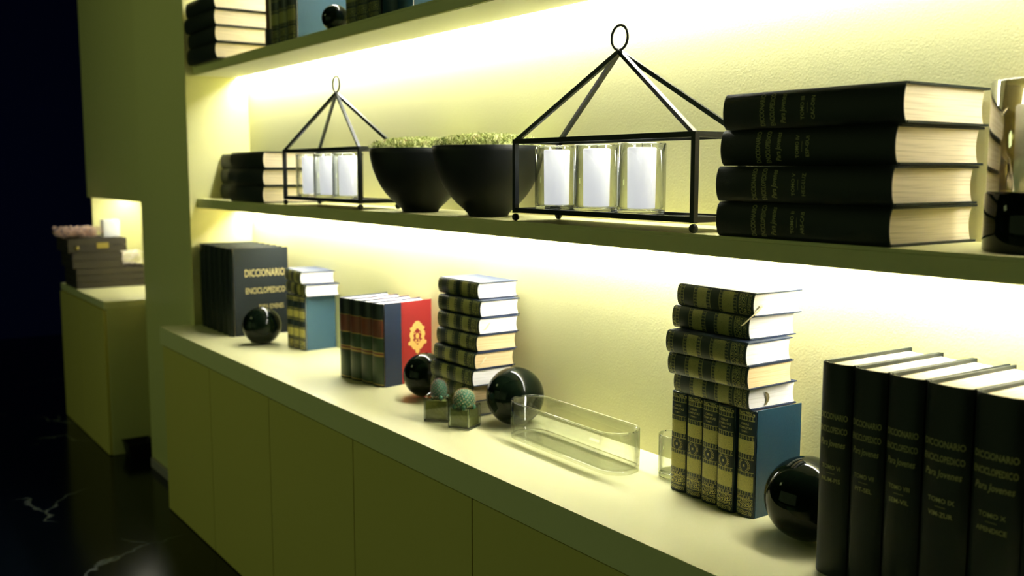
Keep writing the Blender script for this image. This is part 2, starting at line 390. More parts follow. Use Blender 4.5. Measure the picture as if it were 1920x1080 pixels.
def build_meshes(K):
    if K.name in CACHE: return CACHE[K.name]
    T, W, H, b = K.T, K.W, K.H, K.board; bul = max(.006, .20 * T); r = {}
    # boards
    yb = bul + .002
    for nm, x0, x1 in (('front', T - b, T), ('back', 0, b)):
        mb = MB().box(x0, x1, yb, W, 0, H); r[nm] = mb.mesh('cover_board', K.side if (K.side and nm == 'front') else K.cov)
    if K.hinge:        # cloth quarter binding strip on the front board
        r['hinge'] = MB().box(T - b * .2, T + .0005, yb - .001, yb + K.hinge, -.0003, H + .0003).mesh('hinge_strip', K.cov)
    # spine shell
    N = 12; mb = MB(); pts = []
    for i in range(N + 1):
        x = T * i / N; pts.append((x, arc_y(x, T, bul)))
    zs = [0, .002, H - .002, H]
    v = []; f = []; uv = []
    for iz, z in enumerate(zs):
        pull = .0008 if iz in (0, 3) else 0
        for x, y in pts: v.append((x, y + pull, z))
    for iz in range(3):
        for i in range(N):
            a = iz * (N + 1) + i; f.append((a, a + 1, a + N + 2, a + N + 1))
            uv.append([(i / N, zs[iz] / H), ((i + 1) / N, zs[iz] / H), ((i + 1) / N, zs[iz + 1] / H), (i / N, zs[iz + 1] / H)])
    mb.add(v, f, uv, True)
    inner = [(max(.0015, min(T - .0015, x)), y + .0022) for x, y in pts]
    v = [(x, y, z) for z in (0, H) for x, y in inner]
    mb.add(v, [(i, i + N + 1, i + N + 2, i + 1) for i in range(N)], [[(0, 0)] * 4] * N, True)
    for z0, zi in ((0, 0), (H, N + 1)):
        v = [(x, y + .0008, z0) for x, y in pts] + [(x, y, z0) for x, y in inner]
        mb.add(v, [(i, i + 1, N + 2 + i, N + 1 + i) for i in range(N)], [[(0, 0)] * 4] * N)
    r['spine'] = mb.mesh('spine', K.spm)
    # page block
    i_ = K.ins; x0, x1 = b + .0003, T - b - .0003; n = 8; poly = []
    for k in range(n + 1):
        x = x0 + (x1 - x0) * k / n; poly.append((x, arc_y(x, T, bul) + .0026))
    for k in range(n + 1):
        x = x1 + (x0 - x1) * k / n; q = 2 * (x - x0) / (x1 - x0) - 1
        poly.append((x, W - i_ - .10 * T * (1 - q * q)))
    r['pages'] = MB().prism(poly, i_, H - i_).mesh('page_block', K.pgm)
    if K.lines: r['text'] = line_meshes(K.lines, T, bul, H, K.foil or dull_gold)
    if K.emblem == 'wreath': r['wreath'] = wreath(T, bul, H * .483, T * .26).mesh('wreath_emblem', gold)
    if K.emblem == 'crest':
        v, f = crest(); mb = MB(); mb.add([(T + .0004, yb + K.hinge + (W - yb - K.hinge) * .52 + a * .080, H * .55 + b2 * .080) for a, b2 in v], f)
        r['crest'] = mb.mesh('gold_crest', bright_gold)
        r['rule'] = MB().box(T, T + .0004, yb + K.hinge + .005, yb + K.hinge + .0075, 0, H).mesh('hinge_groove', K.side)
    if K.cover_lines:
        r['cover_text'] = []
        for s, y, z, size, wd in K.cover_lines:
            mb = MB()
            vs, fs = text_mesh(s, size, 0); xs = [q[0] for q in vs]; k = wd / (max(xs) - min(xs))
            mb.add([(T + .0004, y + (q[0] - min(xs)) * k, z + q[1]) for q in vs], fs)
            r['cover_text'].append(mb.mesh('cover_lettering', gold))
    CACHE[K.name] = r; return r
def book(K, loc, yaw, lying, label, group, nm=None, lines=None, ribbon=None, z_tilt=0):
    r = dict(build_meshes(K))
    if lines:
        r['text'] = line_meshes(lines, K.T, max(.006, .20 * K.T), K.H, K.foil or dull_gold)
    rot = (0, -PI / 2, yaw) if lying else (0, z_tilt, yaw)
    t = thing(nm or 'hardback_book', loc, rot, label, 'book', group)
    link('cover_board', r['back'], t)
    fb = link('cover_board', r['front'], t)
    if 'hinge' in r: link('hinge_strip', r['hinge'], fb)
    sp = link('spine', r['spine'], t); link('page_block', r['pages'], t)
    for me in r.get('text', ()): link('spine_lettering', me, sp)
    if 'wreath' in r: link('wreath_emblem', r['wreath'], sp)
    if 'crest' in r: link('gold_crest', r['crest'], fb); link('hinge_groove', r['rule'], fb)
    for me in r.get('cover_text', ()): link('cover_lettering', me, fb)
    if ribbon:
        pts, m = ribbon; w_ = .0030; v = []; f = []
        for i, (x, y, z) in enumerate(pts): v += [(x, y - w_, z), (x, y + w_, z + .0004)]
        f = [(2 * i, 2 * i + 1, 2 * i + 3, 2 * i + 2) for i in range(len(pts) - 1)]
        mb = MB(); mb.add(v, f); part('ribbon', mb, m, t)
    return t
ORD = ['first', 'second', 'third', 'fourth', 'fifth', 'sixth', 'seventh', 'eighth']

# encyclopaedia volumes
def enc_lines(T, vol, let):
    w_ = T * .86; H = .338
    return [('DICCIONARIO', H - .083, .0135, w_, 0), ('ENCICLOPEDICO', H - .104, .0135, w_, 0), ('Para Jovenes', H - .125, .0145, w_ * .9, .25),
            ('TOMO ' + vol, H - .163, .0095, w_ * .7, 0), ('____', H - .169, .008, w_ * .45, 0), (let, H - .183, .0095, w_ * .7, 0)]
VOL = [('VI', 'NUM-PIS'), ('VII', 'PIT-SEL'), ('VIII', 'SEM-VIL'), ('IX', 'VIM-ZUR'), ('X', 'APENDICE'), ('XI', 'INDICE')]
ENC = Kind(.0575, .225, .338, cloth_black, cloth_black, pg_cream, board=.0038, ins=.006, name='encyclopaedia')
ENCW = Kind(.0715, .225, .338, cloth_black, cloth_black, pg_cream, board=.0038, ins=.006, name='thick encyclopaedia')
x = -.9745
encdesc = ['tall black encyclopaedia touching the near black ball, leftmost of the near upright row',
           'second tall black encyclopaedia volume from the near black ball, upright at right',
           'third tall black encyclopaedia volume from the near black ball, upright at right',
           'thick tall black encyclopaedia volume, fourth in the near upright row',
           'thick tall black encyclopaedia volume, fifth from the near black ball',
           'tall black encyclopaedia volume just entering at the right edge, last of the near row']
for i in range(6):
    K = ENC if i < 3 or i == 5 else ENCW
    book(K, (x, 1.262 - .002 * i, ZC + .0001), math.radians(-2.2 + (i % 3) * .5), False, encdesc[i], 'tall black encyclopaedias on the counter at right', 'encyclopaedia', enc_lines(K.T, *VOL[i]))
    x += K.T + .0025 + (.0006 if i % 2 else 0)
# four lying on the middle shelf
ENCL = Kind(.0592, .230, .340, cloth_black, cloth_black, pg_cream, board=.0036, ins=.006, name='flat encyclopaedia')
VOL2 = [('II', 'ARS-CAB'), ('V', 'HEC-LUZ'), ('IV', 'ESP-GUI'), ('III', 'CAC-DIN')]
z = ZS + .0002
for i in range(4):
    book(ENCL, (-.873 + (.0, .002, .003, .014)[i], 1.2765 + (.0, -.001, .0015, .001)[i], z), math.radians((0, .6, -.4, .8)[i]), True,
         'black encyclopaedia lying by the glass candle cylinder, %s of the stack' % ['bottom', 'second from the bottom', 'third from the bottom', 'top'][i],
         'black encyclopaedias stacked at the right of the middle shelf', 'encyclopaedia', enc_lines(ENCL.T, *VOL2[i]))
    z += ENCL.T + .0008
# three lying at the left end of the middle shelf
z = ZS + .0002
for i in range(3):
    book(ENCL, (-3.345 + .006 * i, 1.277, z), math.radians((0, 1.2, -.5)[i]), True, 'black encyclopaedia lying flat behind the small lantern frame, %s of three' % ['bottom', 'middle', 'top'][i],
         'black encyclopaedias stacked at the left of the middle shelf', 'encyclopaedia')
    z += ENCL.T + .0008
ENCS = Kind(.0592, .128, .325, cloth_black, cloth_black, pg_cream, board=.0036, ins=.006, name='short flat encyclopaedia')
z = ZS + .0002
for i in range(3):
    book(ENCS, (-3.735, 1.372 + .002 * i, z), 0, True, 'narrower black book lying against the end wall, %s of three' % ['bottom', 'middle', 'top'][i], 'black books at the left end of the middle shelf')
    z += ENCS.T + .0008
# upright row at the far end of the counter
EF = Kind(.0625, .232, .337, cloth_black, cloth_black, pg_cream, board=.0036, ins=.006, name='far encyclopaedia')
EFC = Kind(.0625, .232, .337, cloth_dark_cover, cloth_black, pg_cream, board=.0036, ins=.006, name='far titled encyclopaedia',
           cover_lines=[('DICCIONARIO', .058, .240, .040, .160), ('ENCICLOPEDICO', .060, .172, .032, .158), ('PARA JOVENES', .112, .108, .026, .098)])
x = -3.688
for i in range(6):
    x -= .0633
    book(EFC if i == 0 else EF, (x, 1.272 + .002 * (i % 2), ZC + .0001), math.radians(-.4), False,
         'tall black encyclopaedia with gold title on its cover, behind the far black ball' if i == 0 else 'tall black encyclopaedia, %s to the left of the gold-titled far one' % ORD[i - 1],
         'tall black encyclopaedias at the far end of the counter', 'encyclopaedia')
# stack on the upper shelf at far left
z = ZT + .0002
for i in range(4):
    book(ENCL, (-3.715 + .004 * (i % 2), 1.252, z), math.radians((0, -1, 1, 0)[i]), True, 'black encyclopaedia lying on the upper shelf by the post, %s of four' % ['bottom', 'second from the bottom', 'third from the bottom', 'top'][i],
         'black encyclopaedias stacked on the upper shelf', 'encyclopaedia')
    z += ENCL.T + .0008

# small gilt classics
GB = Kind(.0418, .128, .200, cloth_teal, gilt_m, pg_white, board=.0022, emblem='wreath', foil=gold, name='gilt upright', ins=.003,
          lines=[('AGUILAR', .200 * .186, .0075, .032, 0), ('OBRAS', .200 * .87, .006, .026, 0), ('COMPLETAS', .200 * .835, .006, .030, 0), ('TOMO I', .200 * .80, .005, .016, 0)])
GH = Kind(.0425, .128, .197, cloth_navy, gilt_g, pg_white, board=.0022, name='gilt flat', ins=.003)
GHT = Kind(.0425, .128, .197, cloth_navy, gilt_g, pg_tan, board=.0022, name='gilt flat tan', ins=.003)
GS = Kind(.0425, .128, .197, cloth_navy, gilt_g, pg_white, board=.0022, name='gilt flat front', ins=.003, side=cloth_ltteal)
xs = [-1.4045, -1.3603, -1.3163, -1.2723, -1.2280]
gd = ['leftmost, beside the small glass tumbler', 'second from the tumbler', 'third from the tumbler', 'fourth from the tumbler', 'rightmost, its deep teal cover facing the near black ball']
for i in range(5):
    book(GB, (xs[i], 1.362 - (0, .001, .004, .009, .003)[i], ZC + .0001), math.radians((1, 0, 0, -2, -1)[i]), False,
         'small upright gilt-spined book, ' + gd[i], 'upright gilt books under the right-hand stack')
def rib(pts, m=ribbon_m): return (pts, m)
cfg = [(-1.196, 1.352, -2, GH), (-1.181, 1.331, 1, GHT), (-1.179, 1.323, 1, GH), (-1.197, 1.349, -1, GH), (-1.187, 1.348, -2, GH)]
z = ZC + .2004
dd = ['bottom, with a curled dark ribbon', 'second from the bottom', 'middle', 'second from the top', 'top, with a cream ribbon hanging out']
for i, (cx, cy, a, K) in enumerate(cfg):
    rb = None
    if i == 0: rb = rib([(.030, .045, -.0006), (.026, .050, -.0012), (.019, .052, -.0012), (.012, .050, -.0008), (.006, .045, -.0006)], ribbon_d)
    if i == 2: rb = rib([(.0215, .014, .0022), (.0222, .030, .0020), (.0225, .050, .0022), (.0235, .072, .0024)], ribbon_d)
    if i == 4: rb = rib([(.020, .022, .003), (.018, .020, -.003), (.010, .008, -.004), (.002, -.004, -.002), (-.008, -.009, .006), (-.015, -.012, .013)])
    book(K, (cx, cy, z), math.radians(a), True, 'gilt-banded book lying on the upright gilt books, ' + dd[i], 'books lying on the upright gilt books', ribbon=rb)
    z += .0430
# tall stack beside the red books
cfg = [(-2.118, 1.362, 1, GH), (-2.098, 1.340, 2, GHT), (-2.086, 1.333, 2, GH), (-2.086, 1.340, 1, GHT), (-2.093, 1.350, 0, GHT), (-2.093, 1.357, 1, GH), (-2.100, 1.366, 2, GH), (-2.128, 1.377, 0, GH)]
z = ZC + .0002
for i, (cx, cy, a, K) in enumerate(cfg):
    rb = rib([(.012, .016, -.0006), (.016, .024, -.001), (.024, .030, -.001), (.030, .036, -.0006)]) if i in (3, 5) else (rib([(.010, .012, .0022), (.009, .05, .0022), (.010, .085, .0022)], ribbon_d) if i == 6 else None)
    w_ = ['bottom', 'second from the bottom', 'third from the bottom', 'fourth from the bottom', 'fourth from the top', 'third from the top', 'second from the top', 'top'][i]
    book(K, (cx, cy, z), math.radians(a), True, 'gilt-banded book in the tall stack between two black balls, ' + w_, 'tall stack of gilt-banded books', ribbon=rb)
    z += .0432
# teal trio with two lying on top
GT = Kind(.0428, .128, .193, cloth_teal, gilt_m, pg_white, board=.0022, name='gilt teal upright', ins=.003, side=cloth_ltteal)
for i in range(3):
    d = .0436 * (2 - i) + .0428
    a = math.radians(6)
    book(GT, (-3.255 - d * math.cos(a), 1.409 - d * math.sin(a) - .028, ZC + .0001), a, False, 'small upright teal book near the far black ball, ' + ['left of three', 'middle of three', 'right of three, cover showing'][i], 'upright teal books at the far end')
book(GH, (-3.232, 1.378, ZC + .1934), math.radians(-3), True, 'gilt-banded book lying across the teal trio, lower of two', 'books lying on the teal trio')
book(GH, (-3.262, 1.372, ZC + .2364), math.radians(-7), True, 'gilt-banded book lying on the teal trio, upper of two', 'books lying on the teal trio')
# red four
RK = Kind(.0562, .186, .247, cloth_navy, redspine_m, pg_white, board=.003, side=cloth_red, hinge=.060, emblem='crest', name='red set', ins=.004)
a = math.radians(8)
for i in range(4):
    d = .0571 * (3 - i) + .0562
    book(RK, (-2.561 - d * math.cos(a), 1.334 - d * math.sin(a) - .010, ZC + .0001), a, False,
         ['leftmost volume of the red and navy set, beside the teal books', 'second volume from the left in the red and navy set', 'third volume from the left in the red and navy set', 'rightmost red and navy volume, gold crest on its red cover'][i], 'red and navy set on the counter')
# upper shelf
book(Kind(.033, .15, .19, mat('cream_cloth', (.8, .7, .42), .6), MATS['cream_cloth'], pg_cream, name='thin cream', board=.0016, ins=.002), (-3.2975, 1.299, ZT + .0592), 0, False, 'plain cream book on the upper shelf, right of the brown one', None)
book(Kind(.036, .15, .19, brown_m, brown_m, pg_cream, name='thin brown', board=.0016, ins=.002), (-3.3345, 1.300, ZT + .0592), 0, False, 'brown book on the upper shelf beside the black stack', None, 'hardback_book')
part_blk = Kind(.070, .14, .058, cloth_black, cloth_black, pg_cream, name='black block', board=.003)
book(part_blk, (-3.335, 1.292, ZT + .0002), 0, False, 'small squat black book on the upper shelf, right of the black stack', None)
for i, x in enumerate((-3.302, -3.256, -3.092)):
    pass
GU = Kind(.0685, .195, .25, cloth_ltteal, gilt_g, pg_white, board=.0025, name='gilt upper', ins=.003, side=cloth_ltteal)
for i, x in enumerate((-3.2630, -3.1935, -3.1240)):
    book(GU, (x, 1.286, ZT + .0002), 0, False, ['gold-banded book on the upper shelf, beside the plain cream book', 'gold-banded book on the upper shelf, second from the plain cream book', 'gold-banded book with teal cover, behind the small black ball'][i], 'banded books left of the small ball')
for i, x in enumerate((-2.700, -2.629, -2.558)):
    book(GU, (x, 1.290, ZT + .0002), math.radians(1), False, 'gold-banded book on the upper shelf, %s right of the small black ball' % ORD[i], 'banded books right of the small ball')
GV = Kind(.0780, .150, .25, cloth_teal, cloth_teal, pg_white, board=.0025, name='teal upper', ins=.003)
for i, x in enumerate((-2.478, -2.396)):
    book(GV, (x, 1.292, ZT + .0002), 0, False, 'plain deep teal book at the right of the upper shelf, %s of two' % ['left', 'right'][i], 'plain teal books on the upper shelf')

# ---------------------------------------------------------------- black balls
def ball(x, y, z, r, label):
    o = part('decorative_ball', MB().sphere((0, 0, 0), r, 64, 40), black_gloss); o.location = (x, y, z + r)
    return tag(o, label, 'ball', 'black glass balls')
ball(-3.478, 1.312, ZC + .0004, .0695, 'glossy black ball in front of the far black encyclopaedias')
ball(-2.390, 1.373, ZC + .0004, .0625, 'glossy black ball between the red set and the tall stack, behind a cactus')
ball(-1.995, 1.402, ZC + .0004, .0725, 'glossy black ball between the tall stack and the long glass dish')
ball(-1.066, 1.362, ZC + .0004, .0725, 'glossy black ball beside the near upright encyclopaedias')
ball(-2.833, 1.326, ZT + .0004, .0405, 'small black ball on the upper shelf')

# ---------------------------------------------------------------- lantern frames, glasses, candles
def lantern(x0, y0, label):
    L, Wd, hb, b = .557, .122, .177, .0052
    t = thing('candle_lantern', (x0, y0, ZS), label=label, cat='candle holder', group='black wire lantern frames on the middle shelf')
    zb, zt = .024, hb
    P = [(0, 0), (L, 0), (L, Wd), (0, Wd)]
    for i in range(4):
        (xa, ya), (xb, yb) = P[i], P[(i + 1) % 4]
        for z_ in (zb, zt):
            part('rail', MB().tube([(xa, ya, z_), (xb, yb, z_)], b, square=True), black_metal, t)
        part('post', MB().tube([(xa, ya, zb - .006), (xa, ya, zt + .005)], b * 1.02, square=True), black_metal, t)
        part('ball_foot', MB().sphere((xa, ya, .0085), .0085, 16, 10), black_metal, t)
    ap = (L / 2, Wd / 2, .352)
    for xa, ya in P:
        part('sloping_rod', MB().tube([(xa, ya, zt), ap], .0044, square=True), black_metal, t)
    R = .0245
    part('hanging_ring', MB().tube([(L / 2 + R * math.cos(k * PI / 16), Wd / 2, ap[2] + .003 + R + R * math.sin(k * PI / 16)) for k in range(32)], .0029, 8, closed=True), black_metal, t)
    m = MB().box(.006, L - .006, .006, Wd - .006, zb - .004, zb - .001)
    tr = part('tray', m, black_metal, t)
    for k in range(4):
        part('cup_ring', MB().tube([(L * (.13 + .247 * k) + .047 * math.cos(j * PI / 16), Wd / 2 + .047 * math.sin(j * PI / 16), zb + .001) for j in range(33)], .0018, 6), black_metal, tr)
    return t
lantern(-1.842, 1.296, 'large-looking near black metal lantern frame on the middle shelf, right of the moss bowls')
lantern(-3.172, 1.292, 'far black metal lantern frame on the middle shelf, left of the moss bowls')
def tumbler(x, y, z, r, h, label, group=None, name='glass_cup', th=.003, base=.010):
    t = thing(name, (x, y, z), label=label, cat='glass', group=group)
    prof = [(r - .0005, base * .7), (r, base + .003), (r, h - .002), (r - th, h - .002), (r - th, base + .004), (r - th - .004, base + .0005)]
    part('glass_wall', MB().lathe(prof, 48), glass, t)
    part('thick_base', MB().lathe([(.0001, 0), (r - .005, 0), (r - .001, .002), (r - .0004, base * .68), (r - .006, base), (.0001, base * .8)], 48), thick_glass, t)
    q = th / 2; part('rim', MB().tube([((r - q) * math.cos(k * PI / 24), (r - q) * math.sin(k * PI / 24), h - q) for k in range(48)], q * 1.05, 8, closed=True), thick_glass, t)
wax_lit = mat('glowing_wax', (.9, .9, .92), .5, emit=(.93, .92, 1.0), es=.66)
def candle(x, y, z, r, h, label, group, m=None):
    t = thing('pillar_candle', (x, y, z), label=label, cat='candle', group=group)
    part('wax_body', MB().lathe([(.0001, 0), (r * .94, 0), (r * .95, .001), (r, h - .002), (r - .002, h), (r * .5, h - .002), (.0001, h - .003)], 40), m or wax, t)
    part('wick', MB().tube([(0, 0, h - .004), (.0006, 0, h + .003), (.002, 0, h + .008)], .0007, 6), wick_m, t)
for k, x in enumerate((-1.770, -1.632, -1.492)):
    w_ = ['left', 'middle', 'right'][k]
    tumbler(x, 1.357, ZS + .0265, .0485, .140, 'clear glass cup in the near lantern frame, %s of three' % w_, 'glass cups in the near lantern')
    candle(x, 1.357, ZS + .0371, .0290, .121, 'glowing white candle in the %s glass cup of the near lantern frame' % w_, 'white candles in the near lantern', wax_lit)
for k, x in enumerate((-3.100, -2.962, -2.822)):
    w_ = ['left', 'middle', 'right'][k]
    tumbler(x, 1.353, ZS + .0265, .0485, .140, 'clear glass cup in the far lantern frame, %s of three' % w_, 'glass cups in the far lantern')
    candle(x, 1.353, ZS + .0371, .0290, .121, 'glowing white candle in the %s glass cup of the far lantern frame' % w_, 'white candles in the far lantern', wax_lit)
# glass behind the gilt books
tumbler(-1.452, 1.425, ZC + .0004, .034, .092, 'small clear glass tumbler half hidden behind the gilt books', name='glass_tumbler', base=.014)

# hurricane candle holder at the right edge
t = thing('hurricane_candle_holder', (-.699, 1.385, ZS), label='glass candle cylinder on a black round base at the right edge of the middle shelf', cat='candle holder')
part('round_base', MB().lathe([(.0001, 0), (.080, 0), (.082, .003), (.082, .080), (.079, .083), (.0001, .083)], 56), black_gloss, t)
part('glass_cylinder', MB().lathe([(.0800, .0835), (.0800, .232), (.0785, .2335), (.0765, .232), (.0765, .0835), (.0800, .0835)], 56), tint_glass, t)
candle(-.699, 1.385, ZS + .0836, .0485, .118, 'thick white candle inside the glass cylinder at the right edge', None)

# ---------------------------------------------------------------- moss bowls
def moss_bowl(x, y, r, label, seed):
    t = thing('moss_bowl', (x, y, ZS), label=label, cat='bowl', group='black bowls of moss')
    h = .172; pr = [(.0001, 0), (.046, 0), (.0495, .0015), (.0505, .006)]
    P_ = [(.06, .385), (.12, .465), (.20, .575), (.30, .685), (.42, .785), (.55, .865), (.68, .925), (.80, .962), (.91, .985), (1.0, 1.0)]
    pr += [(b_ * r, a_ * h) for a_, b_ in P_]
    inn = [(a - .006, b) for a, b in pr[::-1] if b > .10]
    part('bowl', MB().lathe(pr + [(r - .003, h + .001)] + inn, 64), bowl_m, t)
    rnd = random.Random(seed); mb = MB(); R = r - .007
    n = 26; v = []; f = []
    for i in range(n + 1):
        for k in range(48):
            q = i / n * R; a = 2 * PI * k / 48
            z_ = h - .004 + .020 * max(0, math.cos(i / n * PI / 2)) ** .5 + .004 * math.sin(k * .9 + i) + rnd.uniform(-.004, .005)
            v.append((q * math.cos(a), q * math.sin(a), z_))
    for i in range(n):
        for k in range(48): f.append((i * 48 + k, i * 48 + (k + 1) % 48, (i + 1) * 48 + (k + 1) % 48, (i + 1) * 48 + k))
    mb.add(v, f)
    for _ in range(5200):
        q = R * math.sqrt(rnd.random()) * 1.02; a = rnd.uniform(0, 2 * PI); z_ = h + .002 + .021 * max(0, math.cos(min(1, q / R) * PI / 2)) ** .5 + rnd.uniform(-.004, .004)
        c_ = Vector((q * math.cos(a), q * math.sin(a), z_)); s_ = rnd.uniform(.003, .007)
        d = Vector((rnd.uniform(-1, 1), rnd.uniform(-1, 1), rnd.uniform(.2, 1.6))).normalized() * s_ * 1.6
        e = d.cross(Vector((rnd.uniform(-1, 1), rnd.uniform(-1, 1), 0))).normalized() * s_ * .35
        mb.add([c_ - e, c_ + e, c_ + d * .6 + e * .7, c_ + d, c_ + d * .6 - e * .7], [(0, 1, 2, 3, 4)])
    o = part('moss', mb, moss_m, t); o['kind'] = 'stuff'
moss_bowl(-2.400, 1.368, .139, 'black bowl heaped with green moss, beside the far lantern frame', 3)
moss_bowl(-2.062, 1.368, .139, 'black bowl heaped with green moss, behind the near lantern frame', 4)

# ---------------------------------------------------------------- cacti in glass cubes
def cactus_pot(x, y, a, s, hh, body, sc, spm, nsp, label, seed, straw=True):
    t = thing('potted_cactus', (x, y, ZC + .0004), (0, 0, a), label, 'plant', 'small cacti in glass cubes')
    q = s / 2; th = .0035; o_ = [(-q, -q), (q, -q), (q, q), (-q, q)]; i_ = [(-q + th, -q + th), (q - th, -q + th), (q - th, q - th), (-q + th, q - th)]
    v = [(*p, 0) for p in o_] + [(*p, hh) for p in o_] + [(*p, hh) for p in i_] + [(*p, .007) for p in i_]
    f = [(3, 2, 1, 0), (12, 13, 14, 15)] + [(i + 4 * k, (i + 1) % 4 + 4 * k, (i + 1) % 4 + 4 * k + 4, i + 4 * k + 4) for k in range(3) for i in range(4)]
    mb = MB(); mb.add(v, f); cube = part('glass_cube', mb, glass, t, .0012)
    part('thick_base', MB().box(-q - .0004, q + .0004, -q - .0004, q + .0004, -.0002, .0062), thick_glass, cube, .0015)
    k_ = q - th / 2; part('rim', MB().tube([(-k_, -k_, hh), (k_, -k_, hh), (k_, k_, hh), (-k_, k_, hh), (-k_, -k_, hh)], .0019, square=True), thick_glass, cube)
    for px_, py_ in ((-k_, -k_), (k_, -k_), (k_, k_), (-k_, k_)): part('corner_edge', MB().tube([(px_, py_, .006), (px_, py_, hh - .001)], .0021, square=True), thick_glass, cube)
    g = th + .0004; part('soil', MB().box(-q + g, q - g, -q + g, q - g, .0075, hh - .008), soil_m, t)
    rnd = random.Random(seed); mb = MB(); zc = hh - .006 + body * sc * .72
    nr, ns = 44, 104; v = []; f = []
    for i in range(nr + 1):
        th_ = PI * i / nr
        for k in range(ns):
            ph = 2 * PI * k / ns + i * .0
            b_ = .975 + .075 * abs(math.sin(6.5 * ph + 8 * th_) * math.sin(6.5 * ph - 8 * th_)) * math.sin(th_)
            r_ = body * b_; v.append((r_ * math.sin(th_) * math.cos(ph), r_ * math.sin(th_) * math.sin(ph), zc + r_ * sc * math.cos(th_)))
    for i in range(nr):
        for k in range(ns): f.append((i * ns + k, i * ns + (k + 1) % ns, (i + 1) * ns + (k + 1) % ns, (i + 1) * ns + k))
    mb.add(v, f, smooth=True); part('cactus_body', mb, cactus_m, t)
    mb = MB()
    na = 130
    for k_a in range(na):
        u_ = 1 - 1.45 * (k_a + .5) / na; ph = k_a * 2.399963; r2 = math.sqrt(max(0, 1 - u_ * u_))
        n_ = Vector((r2 * math.cos(ph), r2 * math.sin(ph), u_)); p0 = Vector((n_.x * body, n_.y * body, zc + n_.z * body * sc)) + n_ * .0008
        t1 = n_.orthogonal().normalized(); t2 = n_.cross(t1)
        for q_ in range(nsp // na):
            aa = 2 * PI * q_ / (nsp // na) + rnd.uniform(-.2, .2); p = p0
            d = (n_ * rnd.uniform(.25, .9) + (t1 * math.cos(aa) + t2 * math.sin(aa)) * .9).normalized() * rnd.uniform(.0038, .0066)
            e = d.cross(n_).normalized() * .00020
            mb.add([p - e, p + e, p + d], [(0, 1, 2)]); e2 = d.cross(e).normalized() * .00020; mb.add([p - e2, p + e2, p + d], [(0, 1, 2)])
    o = part('needles', mb, spm, t); o['kind'] = 'stuff'
    mb = MB()
    for _ in range(60):
        a_ = rnd.uniform(0, 2 * PI); r_ = rnd.uniform(body * .8, q - th); p = Vector((r_ * math.cos(a_) * .95, r_ * math.sin(a_) * .95, hh - .008 + rnd.uniform(0, .006)))
        p.x = max(-q + .006, min(q - .006, p.x)); p.y = max(-q + .006, min(q - .006, p.y))
        mb.tube([p, p + Vector((rnd.uniform(-.004, .004), rnd.uniform(-.004, .004), .005)), p + Vector((rnd.uniform(-.006, .006), rnd.uniform(-.006, .006), .003))], .0006, 4)
    o = part('dry_roots', mb, dry, t); o['kind'] = 'stuff'
    # little offset shoots
    for k in range(3):
        a_ = -2.2 + k * 1.1; mb = MB().sphere((math.cos(a_) * body * 1.02, math.sin(a_) * body * 1.02, hh - .002), .0055, 10, 8, (1, 1, 1.2)); part('offshoot', mb, cactus_m, t)
cactus_pot(-2.045, 1.284, math.radians(27), .058, .056, .0262, 1.02, spine_w, 1300, 'round cactus with cream needles in a glass cube, nearer of the two pots', 11)
cactus_pot(-2.147, 1.272, math.radians(44), .062, .062, .0205, 1.35, spine_p, 1040, 'taller oval cactus with mauve needles in a glass cube, farther of the two pots', 12)

# ---------------------------------------------------------------- long glass dish
def stadium(L, W, n=14, off=0, x0=0):
    r = W / 2 - off; a = L / 2 - W / 2; p = []
    for k in range(n + 1): t_ = -PI / 2 + PI * k / n; p.append((a + r * math.cos(t_), r * math.sin(t_)))
    for k in range(n + 1): t_ = PI / 2 + PI * k / n; p.append((-a + r * math.cos(t_), r * math.sin(t_)))
    return p
def dish():
    L, W, h, th = .412, .100, .092, .0038
    rings = [(stadium(L, W, off=.0012), .0088), (stadium(L, W), .012), (stadium(L, W), h - .004), (stadium(L, W, off=th), h - .004),
             (stadium(L, W, off=th), .014), (stadium(L, W, off=th + .004), .0095)]
    n = len(rings[0][0]); v = []; f = []
    for p, z_ in rings: v += [(x_, y_, z_) for x_, y_ in p]
    for i in range(len(rings) - 1):
        for k in range(n): f.append((i * n + k, i * n + (k + 1) % n, (i + 1) * n + (k + 1) % n, (i + 1) * n + k))
    mb = MB(); mb.add(v, f, smooth=True); m2 = len(rings) - 1
    me = mb.mesh('glass_dish', glass); bm = bmesh.new(); bm.from_mesh(me); bmesh.ops.remove_doubles(bm, verts=bm.verts, dist=1e-6); bmesh.ops.recalc_face_normals(bm, faces=bm.faces); bm.to_mesh(me); bm.free()
    t = thing('glass_dish', (-1.717, 1.362, ZC + .0004), (0, 0, math.radians(-1)), 'long clear glass dish with rounded ends on the counter', 'dish')
    link('glass_wall', me, t)
    A = stadium(L, W, off=.004); B = stadium(L, W, off=th + .0045); C = stadium(L, W, off=.0012); D = stadium(L, W, off=th + .014)
    v = [(*p, 0) for p in A] + [(*p, .002) for p in C] + [(*p, .0085) for p in C] + [(*p, .0085) for p in B] + [(*p, .0062) for p in D]
    f = [list(range(n))[::-1], list(range(4 * n, 5 * n))]
    mb = MB(); mb.add(v, f); mb.add(v, [(i * n + k, i * n + (k + 1) % n, (i + 1) * n + (k + 1) % n, (i + 1) * n + k) for i in range(4) for k in range(n)], smooth=True)
    me = mb.mesh('thick_base', base_glass); bm = bmesh.new(); bm.from_mesh(me); bmesh.ops.remove_doubles(bm, verts=bm.verts, dist=1e-6); bmesh.ops.recalc_face_normals(bm, faces=bm.faces); bm.to_mesh(me); bm.free()
    link('thick_base', me, t)
    part('rim', MB().tube([(x_, y_, h - .002) for x_, y_ in stadium(L, W, off=th / 2)], .0021, 8, closed=True), thick_glass, t)
dish()

